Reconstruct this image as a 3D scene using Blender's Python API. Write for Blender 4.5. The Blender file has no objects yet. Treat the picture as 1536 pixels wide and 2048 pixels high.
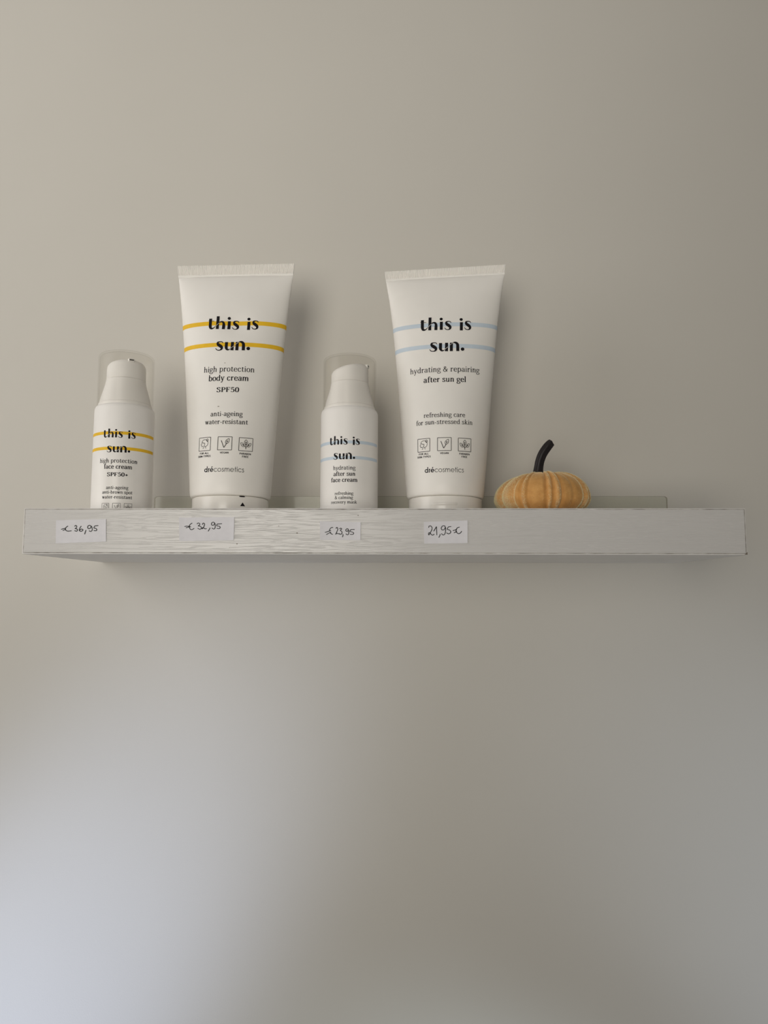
import bpy, bmesh, math, random
import numpy as np
from mathutils import Matrix, Vector

random.seed(7)
SC = bpy.context.scene
COL = SC.collection
MM = 0.001
ZS = 1.50            # height of the shelf top above the floor (m); wall face is y = 0, room is y < 0

# ---------------------------------------------------------------- camera
cam = bpy.data.cameras.new('camera')
cam.sensor_width = 36.0
cam.sensor_fit = 'AUTO'
cam.lens = 1538.0 / 2048.0 * 36.0
cam.clip_start = 0.01
cam_o = bpy.data.objects.new('camera', cam)
COL.objects.link(cam_o)


def aim(p, y, r):
    fw = Vector((math.sin(y) * math.cos(p), math.cos(y) * math.cos(p), math.sin(p)))
    rt = Vector((math.cos(y), -math.sin(y), 0))
    up = rt.cross(fw)
    c, s = math.cos(r), math.sin(r)
    X = c * rt + s * up
    Y = -s * rt + c * up
    return Matrix((X, Y, -fw)).transposed()


cam_o.matrix_world = Matrix.Translation((0.01133, -0.60646, ZS - 0.05264)) @ aim(0.104988, -0.020353, 0.002541).to_4x4()
SC.camera = cam_o

# ---------------------------------------------------------------- light and exposure
SC.view_settings.view_transform = 'Standard'
SC.view_settings.look = 'None'
SC.view_settings.gamma = 1.0
SC.view_settings.use_curve_mapping = False
SC.view_settings.exposure = 0.0

world = bpy.data.worlds.new('room_light')
SC.world = world
world.use_nodes = True
bg = world.node_tree.nodes['Background']
bg.inputs['Color'].default_value = (0.13, 0.125, 0.115, 1)
bg.inputs['Strength'].default_value = 1.0


def area(name, loc, target, sx, sy, power, col, spread=180):
    l = bpy.data.lights.new(name, 'AREA')
    l.shape = 'RECTANGLE'
    l.size, l.size_y = sx, sy
    l.energy = power
    l.color = col
    l.spread = math.radians(spread)
    o = bpy.data.objects.new(name, l)
    COL.objects.link(o)
    d = Vector(target) - Vector(loc)
    o.location = loc
    o.rotation_euler = d.to_track_quat('-Z', 'Y').to_euler()
    return o


def spot(name, loc, target, angle, blend, power, col):
    l = bpy.data.lights.new(name, 'SPOT')
    l.energy = power
    l.color = col
    l.spot_size = angle
    l.spot_blend = blend
    l.shadow_soft_size = 0.05
    o = bpy.data.objects.new(name, l)
    COL.objects.link(o)
    o.location = (loc[0], loc[1], ZS + loc[2])
    d = Vector(target) - Vector(loc)
    o.rotation_euler = d.to_track_quat('-Z', 'Y').to_euler()
    return o


# daylight: a side window on the left, a window high behind the photographer, and added spots whose pools on the lower wall leave the photographer's shadow between them
area('side_window', (-1.15, -0.50, ZS + 0.34), (-0.1, 0, ZS + 0.1), 0.8, 1.0, 4.7, (1.0, 0.97, 0.95))
area('rear_window', (-0.44, -1.801, ZS + 0.081), (-0.19, 0, ZS + 0.393), 0.75, 1.2, 2.35, (1.0, 0.95, 0.855), math.degrees(2 * 0.553))
spot('pool_spot', (-0.907, -0.60, -1.298), (-0.285, 0, -0.384), 0.264, 1.0, 59.0, (1.0, 1.19, 1.65))
spot('pool_spot', (0.626, -0.608, -0.802), (0.103, 0, -0.531), 0.39, 0.75, 11.0, (1.0, 1.24, 1.42))
spot('pool_spot', (1.436, -0.798, -1.239), (0.488, 0, -0.383), 0.30, 0.80, 35.0, (1.0, 1.17, 1.43))

# ---------------------------------------------------------------- product geometry (millimetres, shelf top = 0)
T1 = dict(c=(-109.0, -65.0), sgn=-1, yaw=1.5, lean=0.0, slope=0.004, z0=13.4, zc=178.6, zt=187.2,
          a=[(13.4, 26.9), (13.9, 27.7), (15.2, 28.2), (18, 28.5), (22, 28.7), (34.6, 29.6), (56, 31.1), (78, 32.8), (100, 34.5),
             (123, 36.4), (141.6, 38.25), (160.5, 40.3), (174, 42.0), (178.6, 42.6), (190, 43.8)],
          b=28.7, cap=26.8, dent=(4.0, 137.5, 11.0, 8.5, 2.0))
T2 = dict(c=(43.5, -65.0), sgn=-1, yaw=5.0, lean=0.25, slope=0.022, z0=13.4, zc=176.6, zt=183.6,
          a=[(13.4, 25.9), (13.9, 26.7), (15.2, 27.2), (18, 27.5), (22, 27.8), (34.6, 28.9), (56, 30.6), (78, 32.3), (100, 34.15),
             (122, 36.1), (141, 38.0), (160, 40.5), (172, 42.5), (176.6, 43.2), (187, 44.4)],
          b=27.8, cap=25.9, dent=(0.0, 160.0, 14.0, 10.0, 0.8))
B1 = dict(c=(-181.6, -80.0), yaw=11.0, r=20.2, nozzle=-68.0)
B2 = dict(c=(-24.2, -71.0), yaw=-7.5, r=20.2, nozzle=-6.0)


def interp(tab, z):
    xs = np.array([p[0] for p in tab], float)
    ys = np.array([p[1] for p in tab], float)
    return np.interp(z, xs, ys)


def tube_ab(T, z):
    z = np.asarray(z, float)
    a = interp(T['a'], z)
    t = np.clip((z - 20.0) / (T['zc'] - 20.0), 0, 1)
    b = T['b'] * np.power(np.maximum(1 - t, 0), 0.56)
    b = np.where(z < 20, a, b)
    return a, np.maximum(b, 0.55)


def tube_surf(T, u, v, off=0.0):
    """label coordinates (arc length u from the front, height v) -> tube-local mm"""
    u = np.asarray(u, float)
    v = np.asarray(v, float)
    a, b = tube_ab(T, v)
    ph = np.linspace(0, math.pi, 160)
    A = a[..., None]
    B = b[..., None]
    dx = A * (np.sin(ph[1:]) - np.sin(ph[:-1]))
    dy = B * (np.cos(ph[1:]) - np.cos(ph[:-1]))
    s = np.concatenate([np.zeros(a.shape + (1,)), np.cumsum(np.sqrt(dx * dx + dy * dy), -1)], -1)
    au = np.abs(u)
    flat_s = s.reshape(-1, s.shape[-1])
    phi = np.array([np.interp(q, row, ph) for q, row in zip(au.ravel(), flat_s)]).reshape(u.shape) * np.sign(u)
    return tube_phi(T, phi, v, off)


def tube_phi(T, phi, v, off=0.0):
    a, b = tube_ab(T, v)
    nx, ny = np.sin(phi) / a, -np.cos(phi) / b
    n = np.sqrt(nx * nx + ny * ny)
    x = a * np.sin(phi)
    y = -b * np.cos(phi)
    dx, dz, sx, sz, amt = T['dent']
    y = y + amt * np.exp(-((x - dx) / sx) ** 2 - ((v - dz) / sz) ** 2) * np.where(np.cos(phi) > 0, 1.0, 0.0)
    return np.stack([x + off * nx / n, y + off * ny / n, v + np.zeros_like(x)], -1)


def bottle_surf(Bt, u, v, off=0.0):
    r = Bt['r']
    ph = np.asarray(u, float) / r
    return np.stack([(r + off) * np.sin(ph), -(r + off) * np.cos(ph), np.asarray(v, float) + 0 * ph], -1)


def place(D, P):
    """local mm -> shelf frame mm"""
    yaw = math.radians(D['yaw'])
    ln = math.radians(D.get('lean', 0.0))
    P = np.asarray(P, float)
    x, y, z = P[..., 0], P[..., 1], P[..., 2]
    x, z = x * math.cos(ln) + z * math.sin(ln), -x * math.sin(ln) + z * math.cos(ln)
    # yaw > 0 turns the front towards +x for bottles, towards -x for tubes (see builders)
    s = D.get('sgn', 1)
    c, sn = math.cos(s * yaw), math.sin(s * yaw)
    x, y = x * c - y * sn, x * sn + y * c
    return np.stack([x + D['c'][0], y + D['c'][1], z], -1)
# ---------------------------------------------------------------- lettering drawn as pen strokes
def catmull(pts, n=6, closed=False):
    P = [np.array(p, float) for p in pts]
    if len(P) < 3:
        return P
    if closed:
        P = [P[-1]] + P + [P[0], P[1]]
    else:
        P = [2 * P[0] - P[1]] + P + [2 * P[-1] - P[-2]]
    out = []
    for i in range(1, len(P) - 2):
        a, b, c, d = P[i - 1:i + 3]
        for k in range(n):
            t = k / n
            out.append(0.5 * (2 * b + (c - a) * t + (2 * a - 5 * b + 4 * c - d) * t * t + (3 * b - a - 3 * c + d) * t ** 3))
    out.append(P[-2])
    return out


class Ink:
    """2-D mesh of strokes: verts (x, y), faces"""
    def __init__(self):
        self.v = []
        self.f = []

    def ribbon(self, pts, w):
        """pts: list of xy; w: list of full widths"""
        P = [np.array(p[:2], float) for p in pts]
        keep = [0]
        for i in range(1, len(P)):
            if np.hypot(*(P[i] - P[keep[-1]])) > 1e-6:
                keep.append(i)
        P = [P[i] for i in keep]
        w = [w[i] for i in keep]
        if len(P) < 2:
            return
        base = len(self.v)
        for i in range(len(P)):
            a = P[max(i - 1, 0)]
            b = P[min(i + 1, len(P) - 1)]
            t = (b - a) / max(np.hypot(*(b - a)), 1e-9)
            n = np.array([-t[1], t[0]])
            self.v.append(P[i] + n * w[i] / 2)
            self.v.append(P[i] - n * w[i] / 2)
        for i in range(len(P) - 1):
            j = base + 2 * i
            self.f.append((j, j + 1, j + 3, j + 2))

    def disc(self, x, y, rx, ry=None, n=14):
        ry = ry or rx
        base = len(self.v)
        for k in range(n):
            a = 2 * math.pi * k / n
            self.v.append(np.array([x + rx * math.cos(a), y + ry * math.sin(a)]))
        self.f.append(tuple(range(base, base + n)))

    def poly(self, pts):
        base = len(self.v)
        self.v += [np.array(p, float) for p in pts]
        self.f.append(tuple(range(base, base + len(pts))))

    def line(self, pts, w):
        """straight polyline, each segment split for wrapping, squarish joints"""
        for a, b in zip(pts[:-1], pts[1:]):
            a = np.array(a, float)
            b = np.array(b, float)
            n = 4
            self.ribbon([a + (b - a) * k / n for k in range(n + 1)], [w] * (n + 1))

    def pen(self, pts, s, h, n=6, closed=False, cap=False):
        """smooth stroke with vertical stress: stem width s where it runs up and down, hairline h across"""
        q = catmull(pts, n, closed)
        w = []
        for i in range(len(q)):
            a = q[max(i - 1, 0)]
            b = q[min(i + 1, len(q) - 1)]
            t = (b - a) / max(np.hypot(*(b - a)), 1e-9)
            w.append(h + (s - h) * abs(t[1]) ** 1.4)
        self.ribbon(q, w)
        if cap:
            for k in (0, -1):
                self.disc(q[k][0], q[k][1], w[k] / 2, n=10)

    def var(self, pts, n=6, g=1.0):
        """smooth stroke through (x, y, width)"""
        q = catmull(pts, n)
        self.ribbon([p[:2] for p in q], [max(p[2] * g, 0.1) for p in q])

    def merge(self, o, sx, sy, dx, dy):
        base = len(self.v)
        self.v += [np.array([p[0] * sx + dx, p[1] * sy + dy]) for p in o.v]
        self.f += [tuple(i + base for i in f) for f in o.f]


def serif_glyph(ch, s, h):
    """book serif; x-height 50, capitals 68, ascenders 75"""
    k = Ink()
    S = max(h, 4.0)

    def stem(x, y0, y1, w=s):
        k.line([(x, y0), (x, y1)], w)

    def foot(x, l=7.5, r=7.5, y=0):
        k.line([(x - l, y + S / 2), (x + r, y + S / 2)], S)

    def flag(x, y):
        k.poly([(x - 8, y - 5), (x - 8, y - 1.5), (x - s / 2, y), (x, y), (x, y - 6), (x - s / 2, y - 5)])

    def arch(x):
        k.pen([(x, 33), (x + 7, 43), (x + 17, 47.5), (x + 25, 43), (x + 27, 32)], s, h)
        stem(x + 27, 0, 33)
        foot(x + 27, 7, 8)

    adv = 46
    if ch == ' ':
        adv = 20
    elif ch in 'hn':
        stem(11, 0, 75 if ch == 'h' else 50); flag(11, 75 if ch == 'h' else 50); foot(11, 8, 7); arch(11); adv = 50
    elif ch == 'm':
        stem(11, 0, 50); flag(11, 50); foot(11, 8, 6.5); arch(11); arch(38); adv = 77
    elif ch == 'i':
        stem(11, 0, 50); flag(11, 50); foot(11); k.disc(10.5, 66, 5.6); adv = 22.5
    elif ch == 'l':
        stem(11, 0, 75); flag(11, 75); foot(11); adv = 22.5
    elif ch == 'g':
        k.pen([(21, 48), (9, 43), (6, 33), (10, 22), (21, 18), (32, 23), (35, 33), (32, 43)], s * .9, h, closed=True)
        k.line([(31, 44), (43, 47)], S * 1.2)
        k.pen([(14, 20), (8, 13), (12, 6), (28, 4), (40, -3), (40, -13), (24, -21), (8, -18), (4, -9), (12, 2)], s * .8, h * 1.25); adv = 44
    elif ch in 'pb':
        stem(11, -22 if ch == 'p' else 0, 50 if ch == 'p' else 75); flag(11, 50 if ch == 'p' else 75)
        if ch == 'p':
            foot(11, 8, 8, -22)
        k.pen([(11, 37), (20, 46), (30, 47.5), (40, 39), (42.5, 25), (40, 11), (30, 2.2), (20, 3), (11, 9)], s, h); adv = 49
    elif ch == 'd':
        stem(38, 0, 75); flag(38, 75); foot(38, 0, 9)
        k.pen([(38, 39), (30, 46), (21, 47.5), (10, 40), (6.5, 25), (9, 10), (20, 2.2), (30, 4), (38, 11)], s, h); adv = 50
    elif ch == 'o':
        k.pen([(23, 48), (12, 44), (6.5, 33), (6.5, 17), (12, 6), (23, 2), (34, 6), (39.5, 17), (39.5, 33), (34, 44)], s, h, closed=True)
    elif ch == 'c':
        k.pen([(36, 40), (30, 46.5), (22, 48), (11, 42), (6.5, 25), (11, 8), (22, 2.2), (31, 4), (38, 11)], s, h); k.disc(34.5, 40, 4.8); adv = 42
    elif ch == 'e':
        k.line([(7, 27), (39, 27)], S * .9)
        k.pen([(38, 26), (36, 40), (24, 48), (11, 42), (6.5, 25), (11, 8), (23, 2.2), (32, 4), (39, 11)], s, h); adv = 44
    elif ch == 'a':
        k.pen([(9, 38), (14, 46), (24, 48), (33, 43), (34, 33)], s, h); k.disc(11, 38.5, 4.4)
        stem(34, 7, 34); k.pen([(34, 9), (36, 3), (44, 4)], s * .8, h)
        k.pen([(34, 29), (20, 26), (8, 20), (6.5, 11), (13, 3), (23, 2.5), (34, 11)], s, h); adv = 45
    elif ch == 't':
        stem(14, 11, 61); k.pen([(14, 12), (16, 4.5), (23, 2.3), (32, 6)], s, h); k.line([(3, 47.5), (30, 47.5)], S); adv = 33
    elif ch == 'r':
        stem(11, 0, 50); flag(11, 50); foot(11, 8, 10)
        k.pen([(11, 31), (17, 42), (25, 47.5), (33, 45)], s, h); k.disc(32, 43.5, 5); adv = 37
    elif ch == 's':
        k.pen([(33, 37), (29, 45.5), (20, 48), (10, 44), (8.5, 36), (15, 29), (27, 23), (33.5, 15), (30, 5), (19, 2), (9, 5), (5.5, 14)], s * .95, h * 1.2); adv = 39
    elif ch == 'u':
        stem(11, 14, 50); flag(11, 50); k.pen([(11, 15), (14, 5), (23, 2.3), (32, 7), (38, 15)], s, h)
        stem(38, 0, 50); flag(38, 50); foot(38, 0, 9); adv = 51
    elif ch == 'f':
        k.pen([(34, 67), (29, 72.5), (20, 71), (15, 62), (15, 50)], s, h); k.disc(32, 67, 4.6); stem(15, 0, 52); k.line([(4, 47.5), (30, 47.5)], S); foot(15, 8, 10); adv = 31
    elif ch in 'vy':
        k.line([(8, 49), (23, 1)], s); k.line([(39, 49), (23, 1)], h * 1.2)
        foot(7, 7, 8, 46); foot(39, 8, 7, 46); adv = 46
        if ch == 'y':
            k.pen([(23, 2), (19, -10), (13, -19), (6, -18)], s * .7, h * 1.4); k.disc(6, -17, 4.2)
    elif ch == 'w':
        for x in (8, 31):
            k.line([(x, 49), (x + 13, 1)], s); k.line([(x + 24, 49), (x + 13, 1)], h * 1.2); foot(x - 1, 7, 7, 46)
        foot(55, 7, 7, 46); adv = 63
    elif ch == 'k':
        stem(11, 0, 75); flag(11, 75); foot(11, 8, 7); k.line([(13, 23), (36, 47)], h * 1.3); k.line([(20, 29), (41, 1)], s); foot(41, 8, 8); foot(36, 8, 8, 46); adv = 51
    elif ch == '&':
        k.pen([(53, 2), (38, 18), (20, 43), (14, 56), (19, 65), (28, 67), (35, 60), (32, 50), (17, 38), (7, 25), (7, 12), (17, 2), (31, 2), (43, 14), (50, 33)], s * .9, h * 1.2)
        k.line([(42, 35), (58, 35)], S); adv = 62
    elif ch == '-':
        k.line([(4, 23), (25, 23)], S * 1.5); adv = 29
    elif ch == '+':
        k.line([(5, 26), (41, 26)], S * 1.7); k.line([(23, 8), (23, 44)], S * 1.7); adv = 46
    elif ch == 'S':
        k.pen([(40, 53), (36, 63), (24, 66.5), (12, 62), (9, 52), (17, 41), (33, 32), (41, 20), (37, 6), (24, 1), (12, 4), (7, 16)], s * 1.05, h * 1.2)
        k.line([(40, 66), (40, 50)], S); k.line([(7, 1), (7, 18)], S); adv = 49
    elif ch == 'P':
        stem(13, 0, 68, s * 1.1); foot(13, 10, 11); foot(13, 10, 2, 64)
        k.pen([(13, 66), (28, 66), (41, 60), (43.5, 50), (41, 39), (28, 33), (13, 33)], s * 1.1, h); adv = 50
    elif ch == 'F':
        stem(13, 0, 68, s * 1.1); foot(13, 10, 11); k.line([(3, 66), (45, 66)], S); k.line([(45, 68), (44, 53)], S); k.line([(13, 35), (33, 35)], S); k.line([(33, 43), (33, 27)], S); adv = 48
    elif ch == '5':
        k.line([(12, 63.5), (39, 63.5)], s); k.line([(12, 66), (10, 36)], h * 1.1)
        k.pen([(10, 37), (21, 42), (34, 37), (40, 22), (34, 6), (20, 1.2), (7, 6)], s * 1.05, h); k.disc(9, 8, 4.8); adv = 46
    elif ch == '0':
        k.pen([(23, 66.5), (12, 59), (7, 43), (7, 24), (12, 8), (23, 1), (34, 8), (39, 24), (39, 43), (34, 59)], s * 1.05, h, closed=True)
    return k, adv


def sans_glyph(ch, w):
    """round geometric sans lower case (x-height 50); w = even stroke"""
    k = Ink()
    r = 25 - w / 2

    def arc(cx, cy, rr, a0, a1, n=18):
        k.ribbon([(cx + rr * math.cos(math.radians(a0 + (a1 - a0) * i / n)), cy + rr * math.sin(math.radians(a0 + (a1 - a0) * i / n))) for i in range(n + 1)], [w] * (n + 1))

    adv = 50
    if ch == 'd':
        arc(28, 25, r, 0, 360); k.line([(28 + r, 0), (28 + r, 78)], w); adv = 58
    elif ch == 'r':
        k.line([(6 + w / 2, 0), (6 + w / 2, 50)], w); k.pen([(6 + w / 2, 30), (12 + w / 2, 43), (26, 47)], w, w); adv = 29
    elif ch in 'e\u00e9':
        arc(28, 25, r, 0, 320); k.line([(28 - r, 25), (28 + r + w / 2, 25)], w * .85); adv = 56
        if ch != 'e':
            k.line([(24, 58), (37, 73)], w)
    elif ch == 'c':
        arc(28, 25, r, 42, 318); adv = 51
    elif ch == 'o':
        arc(28, 25, r, 0, 360); adv = 57
    elif ch == 's':
        k.pen([(27, 40), (20, 47), (11, 44), (8, 37), (14, 29), (23, 23), (28, 14), (23, 5), (13, 3), (5, 11)], w, w); adv = 34
    elif ch == 'm':
        x = 6 + w / 2
        k.line([(x, 0), (x, 50)], w)
        for q in (x, x + 28):
            k.pen([(q, 30), (q + 5, 43), (q + 14, 47.5), (q + 24, 42), (q + 28, 28)], w, w); k.line([(q + 28, 0), (q + 28, 29)], w)
        adv = 2 * x + 56
    elif ch == 't':
        k.line([(14, 0), (14, 70)], w); k.line([(3, 47.5), (26, 47.5)], w * .9); adv = 28
    elif ch == 'i':
        k.line([(8, 0), (8, 50)], w); k.disc(8, 65, w * .8); adv = 17
    return k, adv


CAPS = {'A': [[(2, 0), (25, 70), (48, 0)], [(11, 24), (39, 24)]], 'B': [[(8, 0), (8, 70), (30, 68), (38, 53), (30, 38), (8, 37)], [(30, 38), (42, 20), (31, 2), (8, 2)]],
        'E': [[(42, 3), (8, 3), (8, 67), (42, 67)], [(8, 36), (38, 36)]], 'F': [[(8, 0), (8, 67), (42, 67)], [(8, 34), (37, 34)]],
        'G': [[(48, 56), (32, 68), (12, 58), (6, 35), (12, 12), (32, 2), (48, 14), (48, 33), (30, 33)]], 'I': [[(8, 0), (8, 70)]],
        'K': [[(8, 0), (8, 70)], [(46, 70), (10, 32)], [(20, 42), (48, 0)]], 'L': [[(8, 70), (8, 3), (38, 3)]], 'N': [[(8, 0), (8, 70)], [(8, 70), (46, 0)], [(46, 0), (46, 70)]],
        'O': [[(28, 68), (10, 56), (6, 35), (10, 14), (28, 2), (46, 14), (50, 35), (46, 56), (28, 68)]], 'P': [[(8, 0), (8, 68), (32, 67), (42, 50), (32, 32), (8, 31)]],
        'R': [[(8, 0), (8, 68), (32, 67), (42, 51), (32, 34), (8, 33)], [(26, 34), (44, 0)]], 'S': [[(40, 56), (26, 68), (10, 60), (10, 44), (36, 28), (40, 14), (24, 2), (6, 12)]],
        'T': [[(2, 67), (44, 67)], [(23, 0), (23, 67)]], 'V': [[(2, 70), (25, 0), (48, 70)]], 'Y': [[(2, 70), (24, 34), (46, 70)], [(24, 0), (24, 34)]]}
CAPW = {'A': 52, 'B': 50, 'E': 48, 'F': 46, 'G': 58, 'I': 18, 'K': 52, 'L': 43, 'N': 56, 'O': 58, 'P': 48, 'R': 50, 'S': 48, 'T': 48, 'V': 52, 'Y': 50, ' ': 26}


def caps_glyph(ch, w):
    k = Ink()
    for st in CAPS.get(ch, []):
        k.line(st, w)
    return k, CAPW[ch] + 5


def layout(text, fn):
    """(ink, ink width, left) for a line of text drawn by fn(ch)"""
    out = Ink()
    x = 0
    for ch in text:
        k, adv = fn(ch)
        out.merge(k, 1, 1, x, 0)
        x += adv
    return out


def fitted(text, fn, u0, u1, v, vs=1.0):
    """line of text stretched evenly to run from u0 to u1 with its baseline at v"""
    k = layout(text, fn)
    xs = [p[0] for p in k.v]
    sc = (u1 - u0) / (max(xs) - min(xs))
    out = Ink()
    out.merge(k, sc, sc * vs, u0 - min(xs) * sc, v)
    return out


def serif(s, h):
    def fn(ch):
        k, adv = serif_glyph(ch, s, h)
        if ch in 'SPF50+':
            o = Ink()
            o.merge(k, 1.24, 1.0, 0, 0)
            return o, adv * 1.24 + 4
        return k, adv + (6 if ch == ' ' else 3.2)
    return fn


def script_maker(u0, u1, v, vs=1.0):
    def fn(pair):
        return sans_glyph(pair[0], 11.5 if pair[1] else 6.2)
    return fitted([(c, i < 3) for i, c in enumerate('dr\u00e9cosmetics')], fn, u0, u1, v, vs)


def title_lines():
    """the two display lines and the pale hairline that cuts through their joined letters; units: 100 = 1/12 of line one"""
    def T(pts, base, dy=0):
        r = []
        for p in pts:
            x, y = p[0], p[1] + dy
            r.append((x + (y - base) * 0.085, base - y) + tuple(p[2:]))
        return r
    a, c1 = Ink(), Ink()
    B = 520

    def st(ink, pts, base, w, dy=0):
        ink.line(T(pts, base, dy), w)
    st(a, [(243, 253), (230, 415)], B, 71, 12)
    a.var(T([(231, 400, 66), (230, 440, 64), (243, 478, 50), (280, 490, 30), (325, 468, 16), (372, 420, 9), (430, 365, 8), (480, 345, 16)], B, 12), 6, 1.1)
    st(a, [(190, 303), (330, 315)], B, 11, 12)
    st(a, [(428, 213), (398, 517)], B, 69)
    a.var(T([(425, 392, 8), (455, 358, 18), (495, 343, 30), (535, 352, 46), (553, 390, 60), (550, 440, 69), (540, 520, 69)], B))
    for (x, dy) in ((0, -16), (463, 3)):
        st(a, [(684 + x, 343), (665 + x, 536)], B, 69, dy)
        d = T([(684 + x, 279)], B, dy)[0]
        a.disc(d[0], d[1], 37, 33, 16)
    sp = [(905, 378, 12), (893, 352, 16), (862, 342, 16), (825, 345, 22), (796, 362, 40), (800, 400, 56), (838, 432, 62), (872, 465, 58), (874, 505, 42), (843, 532, 22), (806, 536, 16), (770, 524, 16), (746, 488, 12)]
    a.var(T(sp, B, -17), 5, 1.12)
    a.var(T([(x + 460, y - 36, w) for x, y, w in sp], B, 17), 5, 1.12)
    b = Ink()
    B2_ = 1020
    b.var(T([((x - 905) * 1.15 + 543, (y - 342) * 1.04 + 812, w * 1.08) for x, y, w in sp], B2_, 0), 5, 1.12)
    st(b, [(632, 824), (620, 940)], B2_, 72)
    b.var(T([(620, 925, 66), (620, 960, 62), (636, 995, 46), (668, 1008, 28), (705, 992, 14), (760, 948, 9), (860, 872, 9)], B2_), 6, 1.1)
    st(b, [(775, 822), (755, 1022)], B2_, 72)
    st(b, [(890, 822), (870, 1022)], B2_, 72)
    b.var(T([(860, 872, 9), (905, 838, 12), (945, 818, 26), (995, 824, 46), (1028, 862, 62), (1030, 920, 66), (1022, 1020, 66)], B2_), 6, 1.1)
    d = T([(1140, 972)], B2_)[0]
    b.disc(d[0], d[1], 43, 40, 18)
    # pale cut lines
    c1.var(T([(352, 455, 5), (395, 410, 6), (440, 372, 5.5), (470, 358, 3)], B, 6))
    c2 = Ink()
    c2.var(T([(700, 1000, 4), (735, 972, 6), (800, 922, 6.5), (868, 868, 6), (915, 836, 5.5), (945, 826, 3)], B2_, -4))
    return a, b, c1, c2


def icon_ink(kind, x0, x1, y0, y1):
    """outlined square pictogram: head with a bun, V with a leaf, or three-leaf sprig"""
    k = Ink()
    w = 2.6
    k.line([(0, 0), (100, 0), (100, 100), (0, 100), (0, 0)], 4.2)
    if kind == 'face':
        k.pen([(36, 17), (43, 22), (44, 31), (36, 33), (27, 33), (25, 42), (20, 47), (26, 57), (28, 70), (38, 81), (54, 84), (68, 79), (78, 66), (78, 50), (72, 38), (62, 32), (60, 25), (64, 17)], 3.7, 3.7)
        k.pen([(31, 66), (40, 58), (50, 58), (53, 50), (48, 42), (52, 34), (62, 31)], 3.7, 3.7)
        k.pen([(66, 80), (70, 87), (77, 87), (80, 80), (78, 72), (71, 70)], 4, 4, closed=True)
    elif kind == 'leaf':
        k.line([(24, 73), (45, 18), (64, 50)], 5)
        k.pen([(59, 48), (55, 62), (62, 76), (79, 86), (80, 70), (75, 55)], 4, 4, closed=True)
        k.disc(67, 65, 5)
        k.line([(62, 50), (70, 72)], 3)
    else:
        k.line([(50, 14), (50, 62)], 5)
        k.pen([(50, 46), (40, 58), (39, 70), (50, 86), (61, 70), (60, 58)], 3.7, 3.7, closed=True)
        k.disc(50, 66, 5)
        for s in (-1, 1):
            k.pen([(50 + s * 13, 34), (50 + s * 22, 32), (50 + s * 33, 42), (50 + s * 37, 60), (50 + s * 24, 58), (50 + s * 13, 46)], 3.7, 3.7, closed=True)
            k.pen([(50, 28), (50 + s * 14, 38), (50 + s * 27, 50)], 3.7, 3.7)
            k.disc(50 + s * 21, 46, 4.5)
    out = Ink()
    out.merge(k, (x1 - x0) / 100, (y1 - y0) / 100, x0, y0)
    return out

# ---------------------------------------------------------------- helpers
def empty(name, loc_mm, rz=0.0, ry=0.0, label=None, cat=None, group=None):
    o = bpy.data.objects.new(name, None)
    o.empty_display_size = 0.02
    COL.objects.link(o)
    o.location = (loc_mm[0] * MM, loc_mm[1] * MM, ZS + loc_mm[2] * MM)
    o.rotation_euler = (0, math.radians(ry), math.radians(rz))
    tag(o, label, cat, group)
    return o


def tag(o, label=None, cat=None, group=None, kind=None):
    for k, v in (('label', label), ('category', cat), ('group', group), ('kind', kind)):
        if v:
            o[k] = v
    return o


def mesh(name, V, F, mat, parent=None, smooth=True, label=None, angle=None):
    """V in millimetres"""
    me = bpy.data.meshes.new(name)
    me.from_pydata([tuple(float(c) * MM for c in p) for p in V], [], [tuple(f) for f in F])
    me.validate()
    me.update()
    for m in (mat if isinstance(mat, (list, tuple)) else [mat]):
        me.materials.append(m)
    if smooth:
        me.shade_smooth()
        if angle:
            me.set_sharp_from_angle(angle=math.radians(angle))
    o = bpy.data.objects.new(name, me)
    COL.objects.link(o)
    o.parent = parent
    if label:
        o['label'] = label
    return o


def lathe(profile, n=72, close=False):
    """profile: list of (r, z)"""
    V, F = [], []
    m = len(profile)
    for r, z in profile:
        for k in range(n):
            a = 2 * math.pi * k / n
            V.append((r * math.sin(a), -r * math.cos(a), z))
    for i in range(m - 1 if not close else m):
        for k in range(n):
            k2 = (k + 1) % n
            j = (i + 1) % m
            F.append((i * n + k, i * n + k2, j * n + k2, j * n + k))
    if not close:
        if profile[0][0] > 0.01:
            F.append(tuple(reversed(range(n))))
        if profile[-1][0] > 0.01:
            F.append(tuple(range((m - 1) * n, m * n)))
    return V, F


def box(x0, x1, y0, y1, z0, z1):
    V = [(x, y, z) for z in (z0, z1) for y in (y0, y1) for x in (x0, x1)]
    F = [(0, 2, 3, 1), (4, 5, 7, 6), (0, 1, 5, 4), (2, 6, 7, 3), (0, 4, 6, 2), (1, 3, 7, 5)]
    return V, F


def bevel(o, w, seg=3):
    m = o.modifiers.new('bevel', 'BEVEL')
    m.width = w * MM
    m.segments = seg
    m.limit_method = 'ANGLE'
    return o


def on_surface(name, ink, fn, mat, parent, off, label=None):
    """wrap a 2-D ink mesh onto a surface fn(u, v, off)"""
    u = np.array([p[0] for p in ink.v])
    v = np.array([p[1] for p in ink.v])
    return mesh(name, fn(u, v, off), ink.f, mat, parent, smooth=False, label=label)


# ---------------------------------------------------------------- materials
def nodes(name):
    m = bpy.data.materials.new(name)
    m.use_nodes = True
    nt = m.node_tree
    return m, nt, nt.nodes['Principled BSDF'], nt.nodes['Material Output']


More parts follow.
